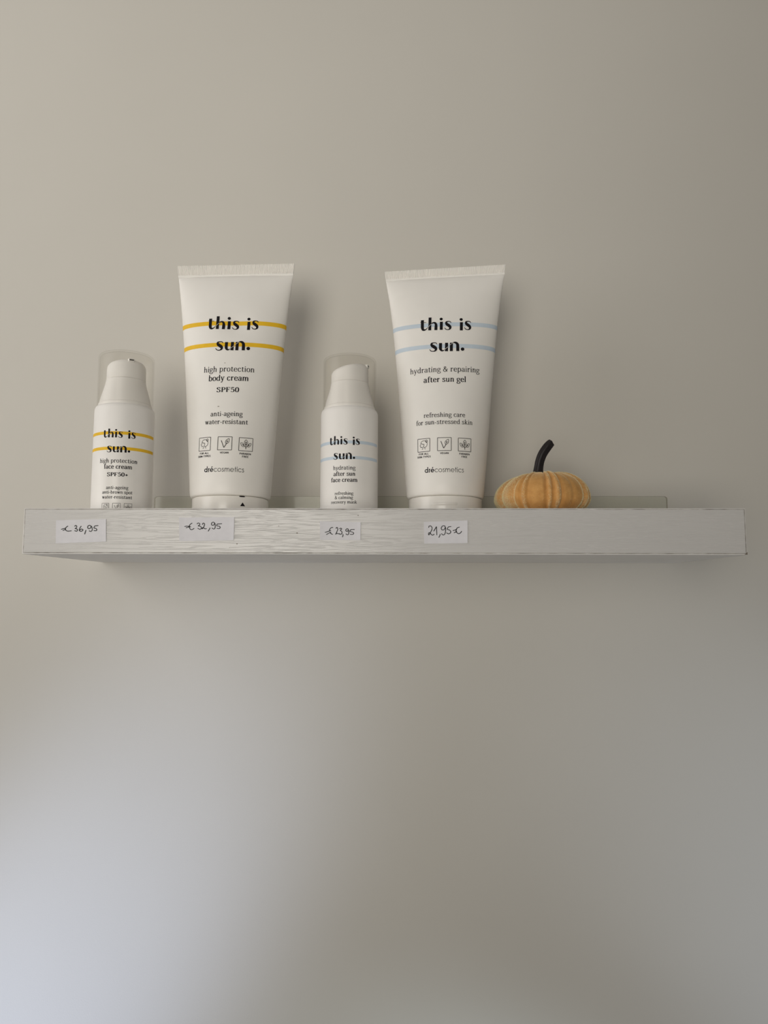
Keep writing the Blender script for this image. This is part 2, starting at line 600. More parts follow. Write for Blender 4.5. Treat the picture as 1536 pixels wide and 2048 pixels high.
def noise(nt, scale, detail=4, rough=0.5, vec=None, dist=0.0):
    n = nt.nodes.new('ShaderNodeTexNoise')
    n.inputs['Scale'].default_value = scale
    n.inputs['Detail'].default_value = detail
    n.inputs['Roughness'].default_value = rough
    n.inputs['Distortion'].default_value = dist
    if vec is None:
        tc = nt.nodes.new('ShaderNodeTexCoord')
        vec = tc.outputs['Object']
    nt.links.new(vec, n.inputs['Vector'])
    return n


def ramp(nt, src, stops):
    r = nt.nodes.new('ShaderNodeValToRGB')
    el = r.color_ramp.elements
    el[0].position, el[0].color = stops[0][0], tuple(stops[0][1]) + (1,)
    el[1].position, el[1].color = stops[-1][0], tuple(stops[-1][1]) + (1,)
    for p, c in stops[1:-1]:
        e = el.new(p)
        e.color = tuple(c) + (1,)
    nt.links.new(src, r.inputs['Fac'])
    return r


def bump(nt, src, bs, strength, dist):
    b = nt.nodes.new('ShaderNodeBump')
    b.inputs['Strength'].default_value = strength
    b.inputs['Distance'].default_value = dist
    nt.links.new(src, b.inputs['Height'])
    nt.links.new(b.outputs['Normal'], bs.inputs['Normal'])
    return b


def plain(name, col, rough=0.5, var=0.02, scale=40, bumps=None, spec=0.5, coat=0.0):
    m, nt, bs, out = nodes(name)
    n = noise(nt, scale, 3)
    lo = tuple(c * (1 - var) for c in col)
    hi = tuple(min(c * (1 + var), 1) for c in col)
    r = ramp(nt, n.outputs['Fac'], [(0.35, lo), (0.65, hi)])
    nt.links.new(r.outputs['Color'], bs.inputs['Base Color'])
    bs.inputs['Roughness'].default_value = rough
    bs.inputs['Specular IOR Level'].default_value = spec
    bs.inputs['Coat Weight'].default_value = coat
    if bumps:
        b = noise(nt, bumps[0], 4)
        bump(nt, b.outputs['Fac'], bs, bumps[1], bumps[2])
    return m


def mapped(nt, sx, sy, sz):
    tc = nt.nodes.new('ShaderNodeTexCoord')
    mp = nt.nodes.new('ShaderNodeMapping')
    mp.inputs['Scale'].default_value = (sx, sy, sz)
    nt.links.new(tc.outputs['Object'], mp.inputs['Vector'])
    return mp.outputs['Vector']


def clear(name, tint, edge=1.0, rough=0.03, base=0.03):
    m, nt, bs, out = nodes(name)
    nt.nodes.remove(bs)
    tr = nt.nodes.new('ShaderNodeBsdfTransparent')
    tr.inputs['Color'].default_value = tuple(tint) + (1,)
    gl = nt.nodes.new('ShaderNodeBsdfGlossy')
    gl.inputs['Roughness'].default_value = rough
    lw = nt.nodes.new('ShaderNodeLayerWeight')
    lw.inputs['Blend'].default_value = 0.5
    pw = nt.nodes.new('ShaderNodeMath')
    pw.operation = 'POWER'
    pw.inputs[1].default_value = 5.0
    nt.links.new(lw.outputs['Facing'], pw.inputs[0])
    fr = nt.nodes.new('ShaderNodeMath')
    fr.operation = 'MULTIPLY_ADD'
    fr.inputs[1].default_value = 0.55 * edge
    fr.inputs[2].default_value = base
    nt.links.new(pw.outputs[0], fr.inputs[0])
    n = noise(nt, 25, 2)
    mul = nt.nodes.new('ShaderNodeMath')
    mul.operation = 'MULTIPLY_ADD'
    mul.inputs[1].default_value = 0.06
    mul.inputs[2].default_value = rough
    nt.links.new(n.outputs['Fac'], mul.inputs[0])
    nt.links.new(mul.outputs[0], gl.inputs['Roughness'])
    mx = nt.nodes.new('ShaderNodeMixShader')
    nt.links.new(fr.outputs[0], mx.inputs[0])
    nt.links.new(tr.outputs[0], mx.inputs[1])
    nt.links.new(gl.outputs[0], mx.inputs[2])
    nt.links.new(mx.outputs[0], out.inputs['Surface'])
    return m


WALL = plain('painted_plaster', (0.66, 0.635, 0.585), 0.75, 0.012, 6, (900, 0.12, 0.0004), 0.25)
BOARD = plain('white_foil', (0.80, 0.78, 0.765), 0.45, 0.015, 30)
TUBE = plain('satin_white_plastic', (0.92, 0.893, 0.85), 0.42, 0.01, 60, (700, 0.05, 0.0002), 0.4)
CAPM = plain('gloss_white_plastic', (0.88, 0.85, 0.80), 0.16, 0.01, 60)
BOTTLE = plain('white_bottle_plastic', (0.90, 0.875, 0.845), 0.5, 0.01, 60)
STICK = plain('white_label_film', (0.90, 0.875, 0.84), 0.3, 0.01, 60)
YELLOW = plain('yellow_print', (0.90, 0.55, 0.03), 0.5, 0.03, 200, None, 0.2)
BLUE = plain('pale_blue_print', (0.62, 0.71, 0.80), 0.5, 0.02, 200, None, 0.2)
INK = plain('black_print', (0.010, 0.008, 0.010), 0.6, 0.05, 300, None, 0.15)
GREYINK = plain('dark_grey_print', (0.06, 0.052, 0.045), 0.6, 0.05, 300, None, 0.15)
SPECK = plain('brown_smudge', (0.20, 0.17, 0.13), 0.6, 0.1, 900)
PAPER = plain('white_paper', (0.83, 0.82, 0.86), 0.8, 0.02, 200, (1200, 0.2, 0.0002), 0.2)
BIRO = plain('black_pen', (0.012, 0.012, 0.014), 0.5, 0.1, 900)
CLEAR = clear('clear_plastic', (0.985, 0.982, 0.975), 0.6, 0.05, 0.01)
PANE = clear('clear_acrylic', (0.962, 0.968, 0.95), 0.5, 0.06, 0.012)
PANE_EDGE = clear('acrylic_cut_edge', (0.70, 0.68, 0.62), 0.8)


def grain_material():
    """white foil embossed with a wood grain: fine streaks along x that only show where the window glints"""
    m, nt, bs, out = nodes('woodgrain_foil')
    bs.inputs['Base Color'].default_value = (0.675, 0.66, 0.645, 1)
    vec = mapped(nt, 11.0, 20.0, 250.0)
    n1 = noise(nt, 1.0, 4, 0.55, vec, 0.25)
    W, D = (1, 1, 1), (0.05, 0.05, 0.05)
    r1 = ramp(nt, n1.outputs['Fac'], [(0.0, W), (0.405, W), (0.415, D), (0.425, D), (0.436, W), (0.49, W), (0.500, D), (0.508, D), (0.519, W), (0.575, W), (0.584, D), (0.592, D), (0.602, W), (1.0, W)])
    n2 = noise(nt, 1.0, 3, 0.6, mapped(nt, 30.0, 20.0, 900.0))
    mix = nt.nodes.new('ShaderNodeMath')
    mix.operation = 'MULTIPLY_ADD'
    mix.inputs[1].default_value = 0.35
    nt.links.new(n2.outputs['Fac'], mix.inputs[0])
    nt.links.new(r1.outputs['Color'], mix.inputs[2])
    bump(nt, mix.outputs[0], bs, 0.5, 0.0001)
    rr = ramp(nt, r1.outputs['Color'], [(0.0, (0.62, 0.62, 0.62)), (1.0, (0.25, 0.25, 0.25))])
    nt.links.new(rr.outputs['Color'], bs.inputs['Roughness'])
    bs.inputs['Specular IOR Level'].default_value = 0.6
    return m


GRAIN = grain_material()


def seam_material():
    m, nt, bs, out = nodes('worn_edge_seam')
    n = noise(nt, 1.0, 4, 0.65, mapped(nt, 60.0, 60.0, 60.0))
    r = ramp(nt, n.outputs['Fac'], [(0.36, (0.16, 0.14, 0.115)), (0.5, (0.34, 0.31, 0.27)), (0.66, (0.58, 0.56, 0.53))])
    nt.links.new(r.outputs['Color'], bs.inputs['Base Color'])
    bs.inputs['Roughness'].default_value = 0.8
    return m


SEAM = seam_material()


def velvet_material():
    m, nt, bs, out = nodes('orange_velvet')
    n = noise(nt, 220, 4)
    r = ramp(nt, n.outputs['Fac'], [(0.3, (0.60, 0.30, 0.085)), (0.7, (0.72, 0.385, 0.125))])
    nt.links.new(r.outputs['Color'], bs.inputs['Base Color'])
    bs.inputs['Roughness'].default_value = 0.85
    bs.inputs['Sheen Weight'].default_value = 1.0
    bs.inputs['Sheen Roughness'].default_value = 0.35
    bs.inputs['Sheen Tint'].default_value = (0.95, 0.80, 0.52, 1)
    bump(nt, noise(nt, 1500, 3).outputs['Fac'], bs, 0.4, 0.0004)
    return m


VELVET = velvet_material()
SHEEN_PILE = plain('cream_sheen_pile', (0.97, 0.86, 0.58), 0.8, 0.12, 900)  # pale sheen of the velvet put into the fibre colour
STEM = plain('dark_brown_stem', (0.014, 0.010, 0.011), 0.42, 0.3, 200, (400, 0.3, 0.0005))
NOZ = plain('nozzle_opening', (0.10, 0.09, 0.08), 0.6, 0.05, 400)

# ---------------------------------------------------------------- the wall
w = mesh('wall_back', *box(-2200, 2200, 0, 100, -1500, 1200), WALL, None, smooth=False)
w.location = (0, 0, ZS)
tag(w, 'plain off-white painted wall behind the shelf', 'wall', None, 'structure')

# ---------------------------------------------------------------- the shelf
SW, SD, ST = 450.0, 129.9, 28.9
shelf = empty('floating_shelf', (0, 0, 0), label='long thin white wood-grain floating shelf fixed to the bare wall', cat='shelf')
b = mesh('board', *box(-SW / 2, SW / 2, -SD + 0.25, -0.2, -ST, 0), BOARD, shelf, smooth=False)
bevel(b, 0.35, 2)
p = mesh('front_panel', *box(-SW / 2 + 1.0, SW / 2 - 1.0, -SD, -SD + 0.4, -ST + 1.1, -0.95), GRAIN, shelf, smooth=False, label='embossed wood-grain front face')
bevel(p, 0.12, 2)
# worn joint line that frames the front face
x0, x1, z0, z1 = -SW / 2 + 0.75, SW / 2 - 0.75, -ST + 0.85, -0.7


def frame(x0, x1, z0, z1, t, y, n=150):
    V, F = [], []
    rnd = random.Random(3)

    def strip(a, c, horizontal, m):
        base = len(V)
        for i in range(m + 1):
            f = i / m
            t2 = t * (0.55 + 0.75 * rnd.random())
            if horizontal:
                x = a[0] + (c[0] - a[0]) * f
                V.extend([(x, y, a[1] - t2 / 2), (x, y, a[1] + t2 / 2)])
            else:
                z = a[1] + (c[1] - a[1]) * f
                V.extend([(a[0] - t2 / 2, y, z), (a[0] + t2 / 2, y, z)])
        for i in range(m):
            j = base + 2 * i
            F.append((j, j + 1, j + 3, j + 2))
    strip((x0, z1), (x1, z1), True, n)
    strip((x0, z0), (x1, z0), True, n)
    strip((x0, z0), (x0, z1), False, 16)
    strip((x1, z0), (x1, z1), False, 16)
    return V, F


mesh('edge_seam', *frame(x0, x1, z0, z1, 0.36, -SD + 0.2), SEAM, shelf, smooth=False, label='dark worn joint line around the front face')
marks = [('chip', [(SW / 2 - 1.9, -ST + 0.2), (SW / 2 - 0.1, -ST + 0.2), (SW / 2 - 0.1, -ST + 1.9), (SW / 2 - 0.9, -ST + 1.2)])]
for x, z, r in ((-89.9, -22.4, 0.35), (-94.5, -24.8, 0.2), (-14.5, -4.6, 0.3), (-52.5, -15.6, 0.4), (-64, -11.2, 0.25)):
    marks.append(('speck', [(x + 1.3 * r * math.cos(i * 0.785), z + r * math.sin(i * 0.785)) for i in range(8)]))
for nm, pts in marks:
    mesh(nm, [(q[0], -SD - 0.02, q[1]) for q in pts], [tuple(range(len(pts)))], SPECK, shelf, smooth=False, label='dark mark in the white foil')


# ---------------------------------------------------------------- clear strip along the wall
def rounded_plate(x0, x1, y0, y1, z0, z1, r, n=8):
    loop = [(x0, z0), (x1, z0)]
    for i in range(n + 1):
        a = math.pi / 2 * i / n
        loop.append((x1 - r + r * math.cos(a), z1 - r + r * math.sin(a)))
    for i in range(n + 1):
        a = math.pi / 2 + math.pi / 2 * i / n
        loop.append((x0 + r + r * math.cos(a), z1 - r + r * math.sin(a)))
    m = len(loop)
    V = [(x, y0, z) for x, z in loop] + [(x, y1, z) for x, z in loop]
    F = [tuple(range(m)), tuple(reversed(range(m, 2 * m)))] + [(i + m, (i + 1) % m + m, (i + 1) % m, i) for i in range(m)]
    return V, F


V, F = rounded_plate(-183.0, 220.6, -5.4, -2.4, 0.05, 23.1, 2.2)
ac = mesh('acrylic_strip', V, F, [PANE, PANE_EDGE], None, smooth=False)
for i, f in enumerate(ac.data.polygons):
    f.material_index = 0 if i < 2 else 1
ac.location = (0, 0, ZS)
tag(ac, 'low clear acrylic strip standing along the back of the shelf against the wall', 'strip')


# ---------------------------------------------------------------- cream tubes
def stripe_ink(u0, u1, v0, v1, n=90):
    k = Ink()
    k.ribbon([(u0 + (u1 - u0) * i / n, (v0 + v1) / 2) for i in range(n + 1)], [abs(v1 - v0)] * (n + 1))
    return k


def print_title(fn, parent, line1, line2, off, cut_mat):
    a, b, c1, c2 = title_lines()
    ink, cut = Ink(), Ink()
    for k, c, (u0, u1, v) in ((a, c1, line1), (b, c2, line2)):
        xs = [p[0] for p in k.v]
        s = (u1 - u0) / (max(xs) - min(xs))
        ink.merge(k, s, s * 1.08, u0 - min(xs) * s, v)
        cut.merge(c, s, s * 1.08, u0 - min(xs) * s, v)
    t = on_surface('title_lettering', ink, fn, INK, parent, off, 'large black display lettering')
    on_surface('cut_line', cut, fn, cut_mat, t, off + 0.04, 'pale hairline cutting through the joined letters')


def print_lines(name, fn, parent, rows, s, h, off, mat=INK, vs=1.0, bold=False):
    ink = Ink()
    for i, (text, u0, u1, v) in enumerate(rows):
        k = 1.28 if bold and i else 1.0            # the lines after the first are set bolder
        ink.merge(fitted(text, serif(s * k, h * k), u0, u1, v, vs), 1, 1, 0, 0)
    return on_surface(name, ink, fn, mat, parent, off)


def tube(T, name, label, stripe_mat, stripes, title, product, claim, icons, captions, maker):
    root = empty(name, (T['c'][0], T['c'][1], 0), T['sgn'] * T['yaw'], T['lean'], label, 'cream tube', 'cream tubes standing on their caps')
    # body
    zs = np.concatenate([np.array([13.4, 13.6, 13.9, 14.4, 15.2, 16.4, 18, 20]), np.linspace(22.0, T['zc'], 118)])
    N = 216
    ph = np.linspace(0, 2 * math.pi, N, endpoint=False)
    V = []
    for z in zs:
        ps = ((ph + math.pi) % (2 * math.pi)) - math.pi
        P = tube_phi(T, ps, np.full(N, z))
        f = max(0.0, (z - 100) / (T['zc'] - 100)) ** 2
        P[:, 2] += T['slope'] * P[:, 0] * f
        V += [tuple(q) for q in P]
    F = []
    for i in range(len(zs) - 1):
        for k in range(N):
            k2 = (k + 1) % N
            F.append((i * N + k, i * N + k2, (i + 1) * N + k2, (i + 1) * N + k))
    F.append(tuple(reversed(range(N))))
    F.append(tuple(range((len(zs) - 1) * N, len(zs) * N)))
    mesh('tube_body', V, F, TUBE, root, angle=60)
    # crimped seal with pressed vertical ribs
    wz, tz = T['zc'] - 0.3, T['zt']
    aw, at_ = float(interp(T['a'], wz)), float(interp(T['a'], tz))
    ribs = 86
    M = ribs * 4
    V, F = [], []
    rows = [(wz - 0.3, 0.55, 0), (wz + 0.4, 0.8, 0.0), (wz + 1.2, 0.8, 0.0), (wz + 1.5, 0.62, 1), (tz - 0.5, 0.55, 1), (tz, 0.45, 1)]
    for z, th, rb in rows:
        a = aw + (at_ - aw) * (z - wz) / (tz - wz)
        for s in (-1, 1):
            for i in range(M + 1):
                x = -a + 2 * a * i / M
                d = th + (0.22 * (1 if (i % 4) in (1, 2) else -1) if rb else 0)
                V.append((x, s * d, z + T['slope'] * x))
    R = 2 * (M + 1)
    for r in range(len(rows) - 1):
        for i in range(M):
            A = r * R + i
            F.append((A, A + 1, A + R + 1, A + R))
            B = A + M + 1
            F.append((B + 1, B, B + R, B + R + 1))
        F.append((r * R + M, r * R + R - 1, (r + 1) * R + R - 1, (r + 1) * R + M))
        F.append((r * R + M + 1, r * R, (r + 1) * R, (r + 1) * R + M + 1))
    r = (len(rows) - 1) * R
    for i in range(M):
        F.append((r + i, r + i + 1, r + M + 2 + i, r + M + 1 + i))
    mesh('crimp_seal', V, F, TUBE, root, smooth=False, label='flat ribbed end seal')
    c = T['cap']
    capo = mesh('cap', *lathe([(c - 1.2, 0.0), (c - 0.5, 0.15), (c - 0.15, 0.6), (c, 1.4), (c, 12.1), (c - 0.25, 12.75), (c - 0.9, 13.1), (c - 4, 13.35)], 96), CAPM, root, angle=60, label='glossy white screw cap it stands on')
    fn = lambda u, v, off: tube_surf(T, u, v, off)
    for v0, v1 in stripes:
        on_surface('stripe', stripe_ink(-52, 52, v0, v1), fn, stripe_mat, root, 0.09)
    print_title(fn, root, title[0], title[1], 0.17, TUBE)
    print_lines('product_lettering', fn, root, product, 9.4, 4.4, 0.15, bold=True)
    print_lines('claim_lettering', fn, root, claim, 10.2, 5.0, 0.15)
    for kind, (u0, u1, v0, v1), cap_rows in zip(('face', 'leaf', 'sprig'), icons, captions):
        ic = on_surface('pictogram', icon_ink(kind, u0, u1, v0, v1), fn, GREYINK, root, 0.10, {'face': 'outlined square pictogram of a head with a hair bun', 'leaf': 'outlined square pictogram of a V ending in a leaf', 'sprig': 'outlined square pictogram of a three-leaved sprig'}[kind])
        ink = Ink()
        for text, a, b_, v in cap_rows:
            ink.merge(fitted(text, lambda ch: caps_glyph(ch, 15), a, b_, v, 0.84), 1, 1, 0, 0)
        on_surface('caption', ink, fn, INK, ic, 0.10)
    on_surface('maker_lettering', script_maker(*maker), fn, INK, root, 0.10)
    return root, capo, fn


r1, cap1, fn1 = tube(T1, 'cream_tube', 'large white tube with two mustard yellow stripes, standing between the two pump bottles', YELLOW,
            [(136.9, 140.1), (120.1, 123.2)], [(-16.06, 20.11, 133.9), (-9.41, 15.23, 117.2)],
            [('high protection', -17.0, 19.0, 101.1), ('body cream', -12.9, 15.24, 94.4), ('SPF50', -6.5, 9.28, 86.0)],
            [('anti-ageing', -9.86, 12.59, 68.45), ('water-resistant', -13.9, 16.46, 62.8)],
            [(-18.3, -8.75, 44.2, 53.55), (-3.4, 6.25, 44.25, 53.6), (11.05, 20.6, 44.05, 53.25)],
            [[('FOR ALL', -17.26, -9.91, 41.75), ('SKIN TYPES', -18.8, -8.24, 39.6)], [('VEGAN', -1.63, 4.35, 41.75)], [('PARABEN', 11.77, 19.65, 41.4), ('FREE', 13.56, 17.95, 39.35)]],
            (-12.68, 15.37, 28.95))
fcap = lambda u, v, off: bottle_surf({'r': T1['cap']}, u, v, off)
k = Ink()
k.poly([(13.0, 5.9), (16.6, 5.9), (14.8, 8.5)])
on_surface('arrow_mark', k, fcap, INK, cap1, 0.06, 'small black triangle on the cap')
k = Ink()
k.ribbon([(12.3 + 0.5 * i, 12.5) for i in range(9)], [0.3, 0.7, 0.8, 0.8, 0.8, 0.8, 0.8, 0.7, 0.3])
on_surface('dash_mark', k, fcap, INK, cap1, 0.10, 'short black dash at the cap joint')
for x, z, rx in ((-1.7, 107.6, 0.4), (-4.4, 75.5, 0.7)):
    k = Ink()
    k.disc(x, z, rx, 0.28, 8)
    on_surface('smudge', k, fn1, SPECK, r1, 0.12)

r2, cap2, fn2 = tube(T2, 'cream_tube', 'large white tube with two pale blue stripes, right-hand one of the two tubes', BLUE,
            [(135.1, 138.15), (118.45, 121.5)], [(-17.16, 19.0, 132.5), (-10.45, 14.09, 116.1)],
            [('hydrating & repairing', -24.65, 25.29, 100.75), ('after sun gel', -14.51, 15.07, 93.2)],
            [('refreshing care', -14.18, 14.6, 67.75), ('for sun-stressed skin', -20.05, 20.04, 62.65)],
            [(-19.0, -9.8, 43.7, 52.85), (-4.42, 4.95, 43.8, 52.95), (9.8, 19.15, 43.55, 52.75)],
            [[('FOR ALL', -18.17, -10.76, 41.45), ('SKIN TYPES', -19.49, -9.16, 39.35)], [('VEGAN', -2.68, 3.18, 41.4)], [('PARABEN', 10.53, 18.17, 41.1), ('FREE', 12.11, 16.22, 39.15)]],
            (-13.55, 13.77, 28.75))
fcap2 = lambda u, v, off: bottle_surf({'r': T2['cap']}, u, v, off)
V, F = [], []
for i in range(25):
    f = i / 24
    u = -9 + 18 * f
    d = 0.05 + 0.75 * math.sin(math.pi * f) ** 0.5
    for z, o in ((6.2, -0.1), (6.9, d), (8.0, d), (8.4, -0.1)):
        V.append(tuple(fcap2(np.array([u]), np.array([z]), o)[0]))
for i in range(24):
    for j in range(3):
        F.append((i * 4 + j, i * 4 + j + 1, i * 4 + j + 5, i * 4 + j + 4))
mesh('thumb_tab', V, F, CAPM, cap2, label='small lip of the flip lid')


# ---------------------------------------------------------------- airless pump bottles under clear caps
def pump_bottle(Bt, label, stripe_mat, stripes, title, product, claim, icons, sticker=None):
    root = empty('pump_bottle', (Bt['c'][0], Bt['c'][1], 0), Bt['yaw'], 0, label, 'pump bottle', 'white pump bottles under clear caps')
    r = Bt['r']
    prof = [(r - 1.4, 0), (r - 0.5, 0.25), (r - 0.1, 0.9), (r, 2)] + [(r, z) for z in np.linspace(4, 70, 12)]
    prof += [(r - 0.05, 72.6), (r - 0.3, 73.8), (r - 0.75, 74.8), (r - 1.4, 75.5), (r - 2.2, 75.8), (r - 2.3, 75.2), (r - 4, 75.2)]
    mesh('bottle_body', *lathe(prof, 96), BOTTLE, root, angle=50)
    mesh('collar', *lathe([(17.0, 75.2), (18.0, 75.5), (18.2, 76.3), (18.0, 77.6), (17.4, 78.2), (17.2, 79.5), (16.4, 83), (15.2, 87), (14.2, 90.6), (13.6, 93.4), (13.35, 95.0), (12.2, 95.2)], 96), BOTTLE, root, angle=35, label='white conical pump collar')
    # pump head: slanted crown, higher towards the spout
    n = 96
    az = math.radians(Bt['nozzle'])           # spout direction (0 = +x, -90 = front)
    rows = [(12.9, 95.25, 0, 0), (13.15, 95.6, 0, 0), (13.15, 100.0, 0.15, 0), (13.15, 103.2, .8, 0), (12.95, 104.4, 1, 0), (12.4, 105.3, 1, 0), (11.4, 105.9, 1, 0), (9.0, 106.3, 1, 0), (5.0, 106.6, 1, 0), (0.01, 106.7, 1, 0)]
    V, F = [], []
    for rr, z, sl, _ in rows:
        for q in range(n):
            a = 2 * math.pi * q / n
            x, y = rr * math.sin(a), -rr * math.cos(a)
            V.append((x, y, z + sl * 0.20 * (x * math.cos(az) + y * math.sin(az))))
    for i in range(len(rows) - 1):
        for q in range(n):
            q2 = (q + 1) % n
            F.append((i * n + q, i * n + q2, (i + 1) * n + q2, (i + 1) * n + q))
    F.append(tuple(reversed(range(n))))
    head = mesh('pump_head', V, F, BOTTLE, root, angle=40, label='white round pump head with slanted top')
    d = Vector((math.cos(az), math.sin(az), 0))
    s = Vector((-d.y, d.x, 0))
    V = []
    for fwd, hw, zz in ((10.8, 2.4, (105.9, 108.2)), (13.7, 1.9, (106.2, 108.5))):
        for sg in (-1, 1):
            for z in zz:
                q = d * fwd + s * hw * sg
                V.append((q.x, q.y, z))
    F = [(0, 1, 3, 2), (4, 6, 7, 5), (0, 4, 5, 1), (2, 3, 7, 6), (1, 5, 7, 3), (0, 2, 6, 4)]
    nz = bevel(mesh('spout', V, F, BOTTLE, head, smooth=True, angle=60), 0.3)
    V = []
    for sg, z in ((-1, 107.0), (1, 107.0), (1, 107.9), (-1, 107.9)):
        q = d * 13.76 + s * 1.5 * sg
        V.append((q.x, q.y, z))
    mesh('spout_opening', V, [(0, 1, 2, 3)], NOZ, head, smooth=False, label='dark slit of the spout')
    # clear over-cap, a thin double wall
    co, ci = 18.85, 18.0
    prof = [(co, 76.0), (co, 90), (co, 110.6), (co - 0.15, 111.7), (co - 0.6, 112.5), (co - 1.4, 113.0), (co - 4, 113.15), (8, 113.2), (0.01, 113.2)]
    prof_in = [(0.01, 112.2), (8, 112.2), (ci - 4, 112.1), (ci - 1.0, 111.8), (ci - 0.3, 111.1), (ci, 110.2), (ci + 0.15, 90), (ci + 0.2, 76.0)]
    mesh('clear_cap', *lathe(prof + prof_in, 96, True), CLEAR, root, angle=70, label='transparent plastic over-cap')
    fn = lambda u, v, off: bottle_surf(Bt, u, v, off)
    oz = 0.0
    if sticker:
        u0, u1, v0, v1 = sticker
        V, F = [], []
        m = 40
        for i in range(m + 1):
            u = u0 + (u1 - u0) * i / m
            for (v, o) in ((v0, 0.0), (v0, 0.07), (v1, 0.07), (v1, 0.0)):
                V.append(tuple(fn(np.array([u]), np.array([v]), o + 0.01)[0]))
        for i in range(m):
            for j in range(3):
                F.append((i * 4 + j, i * 4 + 4 + j, i * 4 + 5 + j, i * 4 + 1 + j))
        F += [(0, 1, 2, 3), (m * 4 + 3, m * 4 + 2, m * 4 + 1, m * 4)]
        mesh('label_sticker', V, F, STICK, root, smooth=False, label='white sticker with a visible upright edge')
        oz = 0.09
    for v0, v1 in stripes:
        on_surface('stripe', stripe_ink(-38, 29.4, v0, v1), fn, stripe_mat, root, 0.04)
    print_title(fn, root, title[0], title[1], 0.08, BOTTLE)
    print_lines('product_lettering', fn, root, product, 10.4, 5.2, 0.08 + oz, bold=True)
    print_lines('claim_lettering', fn, root, claim, 11.5, 5.8, 0.08 + oz)
    for kind, (u0, u1, v0, v1) in zip(('face', 'leaf', 'sprig'), icons):
        on_surface('pictogram', icon_ink(kind, u0, u1, v0, v1), fn, GREYINK, root, 0.08 + oz, {'face': 'outlined square pictogram of a head with a hair bun', 'leaf': 'outlined square pictogram of a V ending in a leaf', 'sprig': 'outlined square pictogram of a three-leaved sprig'}[kind])
    return root


IC = [(-10.0, -5.0, 1.6, 6.55), (-2.5, 2.5, 1.6, 6.55), (4.85, 9.9, 1.6, 6.6)]
pump_bottle(B1, 'small white pump bottle with two mustard yellow stripes, at the left end of the shelf', YELLOW,
            [(53.35, 55.45), (42.8, 44.9)], [(-11.07, 10.74, 51.2), (-8.11, 7.45, 41.1)],
            [('high protection', -13.1, 12.43, 34.0), ('face cream', -9.53, 9.02, 29.9), ('SPF50+', -7.13, 6.47, 24.8)],
            [('anti-ageing', -7.41, 7.21, 16.1), ('anti-brown spot', -10.1, 9.95, 13.0), ('water-resistant', -10.06, 9.87, 9.7)], IC, (-17.0, 11.3, 0.4, 36.0))
pump_bottle(B2, 'small white pump bottle with two pale blue stripes, standing between the two big tubes', BLUE,
            [(48.6, 50.7), (37.9, 40.0)], [(-10.6, 11.22, 48.0), (-7.47, 7.98, 37.8)],
            [('hydrating', -7.39, 8.31, 30.6), ('after sun', -7.22, 7.99, 26.4), ('face cream', -8.97, 9.52, 22.2)],
            [('refreshing', -6.05, 6.97, 13.35), ('& calming', -6.02, 6.72, 10.5), ('recovery mask', -8.92, 9.4, 7.45)], [])


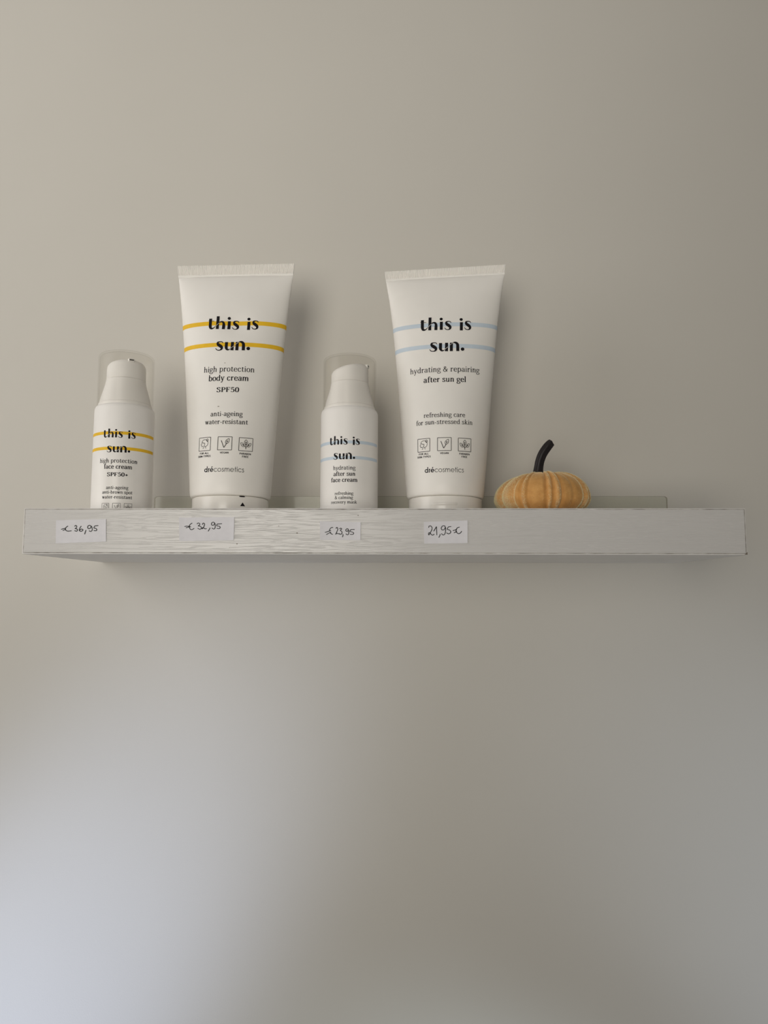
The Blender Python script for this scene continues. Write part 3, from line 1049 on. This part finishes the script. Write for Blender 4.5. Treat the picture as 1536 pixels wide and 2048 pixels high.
# ---------------------------------------------------------------- velvet pumpkin
def pumpkin():
    root = empty('decorative_pumpkin', (110.6, -70.0, 0), label='small orange velvet pumpkin with a dark curved stem at the right of the shelf', cat='pumpkin')
    # folds: azimuth from the front (deg), half-width (deg), depth (mm; negative is a raised pleat)
    folds = [(-68, 6, 1.2), (-47, 3.2, 2.6), (-36, 2.4, 1.6), (-31, 2.4, -0.8), (-27, 1.8, 1.3), (-4.5, 2.0, 2.0), (-0.5, 2.0, -0.7), (4.0, 1.6, 1.5), (9.0, 3.0, -1.5), (15, 2.0, 1.9), (30, 3, 0.7), (51, 3.0, 2.0), (56, 3.4, -1.1), (64, 3.0, 2.0), (71, 3, -0.6)]
    rnd = random.Random(11)
    a = 86
    while a < 290:
        folds.append((a, rnd.uniform(3, 5), rnd.uniform(1.2, 2.6)))
        a += rnd.uniform(14, 26)

    def surf(az, t):
        """az degrees from the front, t 0 (bottom) .. 1 (crown)"""
        lat = -math.pi / 2 + math.pi * t
        cr, sr = math.cos(lat), math.sin(lat)
        r = 32.9 * (abs(cr) ** (0.76 if sr > 0 else 0.6))
        z = 12.5 + (18.6 * abs(sr) if sr > 0 else -12.5 * abs(sr) ** 1.1)
        d = 0.0
        for f0, wd, dep in folds:
            q = (az - f0 + 180) % 360 - 180
            d += dep * math.exp(-(q / wd) ** 2)
        k = max(0.0, cr) ** 0.35
        r = max(r - d * 0.9 * k * min(1.0, r / 12.0), 0.0)
        z = z - d * 0.55 * max(0.0, sr) * (r / 32.0) ** 0.5
        if sr > 0:                                   # dimple round the stem
            z -= 3.2 * math.exp(-(r / 7.0) ** 2)
        x = r * math.sin(math.radians(az))
        y = -r * math.cos(math.radians(az))
        z += 0.05 * x * (1 if sr > 0 else 0) * max(0, sr) - 0.25 * math.sin(math.radians(az * 3)) * sr
        return Vector((x, y, max(z, 0.0)))
    N, M = 300, 44
    V = [tuple(surf(360 * k / N, j / M)) for j in range(M + 1) for k in range(N)]
    F = [(j * N + k, j * N + (k + 1) % N, (j + 1) * N + (k + 1) % N, (j + 1) * N + k) for j in range(M) for k in range(N)]
    body = mesh('pumpkin_body', V, F, VELVET, root)
    # velvet sheen put in as short cream fibres standing off the cloth
    V, F = [], []
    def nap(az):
        """density of the pale sheen fibres at this azimuth: flanks and raised pleats"""
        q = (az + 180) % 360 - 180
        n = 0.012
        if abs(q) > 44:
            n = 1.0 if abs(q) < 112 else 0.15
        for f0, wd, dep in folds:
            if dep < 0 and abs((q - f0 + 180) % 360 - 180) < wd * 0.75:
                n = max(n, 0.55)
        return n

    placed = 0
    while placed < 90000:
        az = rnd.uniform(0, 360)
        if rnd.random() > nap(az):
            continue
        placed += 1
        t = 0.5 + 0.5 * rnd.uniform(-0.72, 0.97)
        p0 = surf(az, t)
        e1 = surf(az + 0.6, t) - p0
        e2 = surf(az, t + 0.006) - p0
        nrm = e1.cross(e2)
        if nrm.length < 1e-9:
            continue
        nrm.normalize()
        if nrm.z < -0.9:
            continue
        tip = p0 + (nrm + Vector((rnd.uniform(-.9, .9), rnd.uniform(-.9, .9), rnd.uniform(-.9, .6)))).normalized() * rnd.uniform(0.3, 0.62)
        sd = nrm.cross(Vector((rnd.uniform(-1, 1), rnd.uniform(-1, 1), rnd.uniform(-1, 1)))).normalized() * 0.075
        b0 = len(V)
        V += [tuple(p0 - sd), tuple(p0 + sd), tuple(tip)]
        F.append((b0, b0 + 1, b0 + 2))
    pile = mesh('sheen_pile', V, F, SHEEN_PILE, root, smooth=False, label='cream fibres imitating the sheen of the velvet')
    pile['kind'] = 'stuff'
    # stem: ridged, curving to the right
    path = [(-2.6, 0, 26.5, 4.9), (-2.4, 0, 29.0, 4.4), (-2.0, 0, 31.5, 3.5), (-1.5, 0, 35.0, 3.05), (-0.5, 0, 40.0, 3.0), (1.5, -0.2, 45.0, 3.05), (4.6, -0.4, 49.6, 3.05), (7.2, -0.6, 52.6, 2.75), (7.7, -0.6, 53.1, 2.2)]
    q = catmull(path, 6)
    V, F = [], []
    n = 30
    for i, p in enumerate(q):
        a0 = q[max(i - 1, 0)]
        b0 = q[min(i + 1, len(q) - 1)]
        t = Vector(b0[:3]) - Vector(a0[:3])
        t.normalize()
        s = t.cross(Vector((0, 1, 0))).normalized()
        u = s.cross(t)
        for k in range(n):
            a = 2 * math.pi * k / n
            rr = p[3] * (1 + 0.10 * math.cos(5 * a + 0.5) + (0.0 if i else 0.1 * math.sin(3 * a)))
            c = Vector(p[:3]) + s * rr * math.cos(a) + u * rr * math.sin(a)
            V.append(tuple(c))
    for i in range(len(q) - 1):
        for k in range(n):
            k2 = (k + 1) % n
            F.append((i * n + k, i * n + k2, (i + 1) * n + k2, (i + 1) * n + k))
    F.append(tuple(range((len(q) - 1) * n, len(q) * n)))
    F.append(tuple(reversed(range(n))))
    mesh('stem', V, F, STEM, root, angle=50, label='dark brown curved stem')


pumpkin()

# ---------------------------------------------------------------- handwritten price tags
# each: corners (mm, shelf frame), affine of the writing (origin, per-unit x, per-unit z), strokes, pen width
TAGS = [
    dict(label='white paper tag handwritten 36,95 euro, below the yellow-striped pump bottle', corners=[(-204.22, -7.78), (-172.58, -6.99), (-172.01, -21.1), (-203.68, -22.36)],
         o=(-211.50, -4.395), sx=0.03093, kx=0.00151, sz=-0.03072, w=20,
         strokes=[[(470, 230), (438, 250), (420, 285), (432, 315), (470, 331), (540, 325)], [(338, 293), (375, 283), (415, 274)], [(370, 317), (398, 305), (425, 291)],
                  [(610, 230), (632, 214), (652, 232), (640, 266), (618, 278), (655, 288), (667, 310), (648, 333), (612, 322)],
                  [(742, 232), (712, 275), (706, 318), (735, 336), (772, 318), (772, 295), (745, 290), (714, 308)], [(838, 315), (826, 352), (814, 388)],
                  [(940, 228), (915, 210), (882, 228), (876, 262), (900, 282), (932, 266), (950, 230), (966, 270), (966, 310), (940, 336), (908, 326)],
                  [(1088, 216), (1050, 220), (1020, 228), (1004, 266), (1042, 276), (1061, 300), (1045, 322), (1003, 320)]]),
    dict(label='white paper tag handwritten 32,95 euro, below the yellow-striped tube', corners=[(-126.57, -5.97), (-91.89, -5.64), (-91.92, -20.17), (-125.96, -20.82)],
         o=(-132.567, -1.205), sx=0.03075, kx=0.00098, sz=-0.03066, w=19,
         strokes=[[(452, 272), (415, 295), (398, 340), (410, 385), (445, 403), (492, 380)], [(303, 340), (345, 332), (400, 335)], [(332, 364), (380, 350), (425, 346)],
                  [(556, 282), (580, 267), (608, 280), (604, 308), (578, 326), (622, 336), (643, 362), (618, 396), (572, 378)],
                  [(664, 295), (684, 268), (708, 290), (694, 340), (656, 388), (668, 366), (695, 372), (715, 387), (746, 383)], [(818, 370), (802, 402), (783, 432)],
                  [(915, 268), (885, 250), (852, 270), (856, 308), (892, 312), (916, 272), (926, 322), (918, 372), (895, 391), (862, 372)],
                  [(1058, 281), (1010, 285), (968, 291), (958, 325), (1005, 332), (1026, 355), (1006, 381), (962, 378)]]),
    dict(label='white paper tag handwritten 23,95 euro, below the blue-striped pump bottle', corners=[(-38.26, -8.24), (-12.82, -8.78), (-12.94, -20.06), (-38.02, -19.87)],
         o=(-41.439, -4.312), sx=0.02237, kx=0.00027, sz=-0.02238, w=25,
         strokes=[[(497, 347), (452, 356), (410, 405), (404, 440)], [(418, 485), (445, 520), (488, 542)], [(284, 486), (360, 463), (438, 436)], [(322, 546), (380, 512), (442, 484)],
                  [(588, 372), (612, 345), (636, 385), (616, 455), (576, 542), (596, 514), (622, 515), (652, 526)],
                  [(688, 386), (718, 370), (744, 390), (708, 432), (746, 462), (747, 520), (702, 541), (674, 520)], [(782, 545), (778, 580), (764, 612)],
                  [(928, 396), (892, 384), (858, 420), (872, 455), (905, 455), (930, 415), (942, 480), (932, 538), (898, 552), (868, 530)],
                  [(1098, 404), (1050, 404), (1004, 411), (972, 455), (1045, 478), (1078, 510), (1050, 541), (982, 540)]]),
    dict(label='white paper tag handwritten 21,95 euro, below the blue-striped tube', corners=[(26.39, -8.67), (53.55, -7.68), (53.42, -21.82), (26.59, -22.17)],
         o=(20.935, -4.281), sx=0.02427, kx=0.0, sz=-0.02434, w=23,
         strokes=[[(350, 318), (362, 285), (405, 285), (434, 325), (425, 385), (385, 465), (352, 512), (345, 470), (372, 452), (408, 492), (445, 517), (488, 496)],
                  [(482, 410), (515, 352), (546, 303)], [(546, 303), (552, 400), (556, 508)], [(642, 494), (630, 535), (610, 572)],
                  [(778, 325), (755, 280), (705, 282), (670, 335), (688, 380), (738, 376), (778, 322), (778, 420), (758, 490), (715, 512), (678, 480)],
                  [(918, 298), (880, 302), (848, 312), (824, 365), (878, 385), (912, 425), (895, 466), (852, 481), (808, 460)],
                  [(1132, 310), (1085, 328), (1050, 378), (1058, 440), (1108, 478), (1160, 458), (1187, 420)], [(972, 402), (1015, 386), (1062, 374)], [(998, 456), (1030, 440), (1062, 418)]]),
]
for td in TAGS:
    cx = sum(c[0] for c in td['corners']) / 4
    cz = sum(c[1] for c in td['corners']) / 4
    root = empty('price_tag', (cx, -SD, cz), label=td['label'], cat='price tag', group='handwritten price tags on the shelf front')
    c = td['corners']
    nx, nz = 12, 5
    V, F = [], []
    for layer in (0.02, 0.16):
        for j in range(nz + 1):
            for i in range(nx + 1):
                s, t = i / nx, j / nz
                x = (c[3][0] * (1 - s) + c[2][0] * s) * (1 - t) + (c[0][0] * (1 - s) + c[1][0] * s) * t
                z = (c[3][1] * (1 - s) + c[2][1] * s) * (1 - t) + (c[0][1] * (1 - s) + c[1][1] * s) * t
                curl = 0.25 * abs(2 * s - 1) ** 6
                V.append((x - cx, -layer - curl, z - cz))
    W1 = nx + 1
    L = W1 * (nz + 1)
    for j in range(nz):
        for i in range(nx):
            A = j * W1 + i
            F.append((A, A + W1, A + W1 + 1, A + 1))
            F.append((L + A, L + A + 1, L + A + W1 + 1, L + A + W1))
    rim = [i for i in range(nx)] + [j * W1 + nx for j in range(nz)] + [nz * W1 + i for i in range(nx, 0, -1)] + [j * W1 for j in range(nz, 0, -1)]
    for a_, b_ in zip(rim, rim[1:] + rim[:1]):
        F.append((a_, b_, b_ + L, a_ + L))
    mesh('paper', V, F, PAPER, root, smooth=False)
    k = Ink()
    for stt in td['strokes']:
        k.pen(stt, td['w'] * 0.92, td['w'] * 0.82, 6, cap=True)
    V = []
    for q in k.v:
        x = td['o'][0] + q[0] * td['sx'] + q[1] * td['kx']
        z = td['o'][1] + q[1] * td['sz']
        V.append((x - cx, -0.24, z - cz))
    mesh('handwriting', V, k.f, BIRO, root, smooth=False, label='black handwritten price')
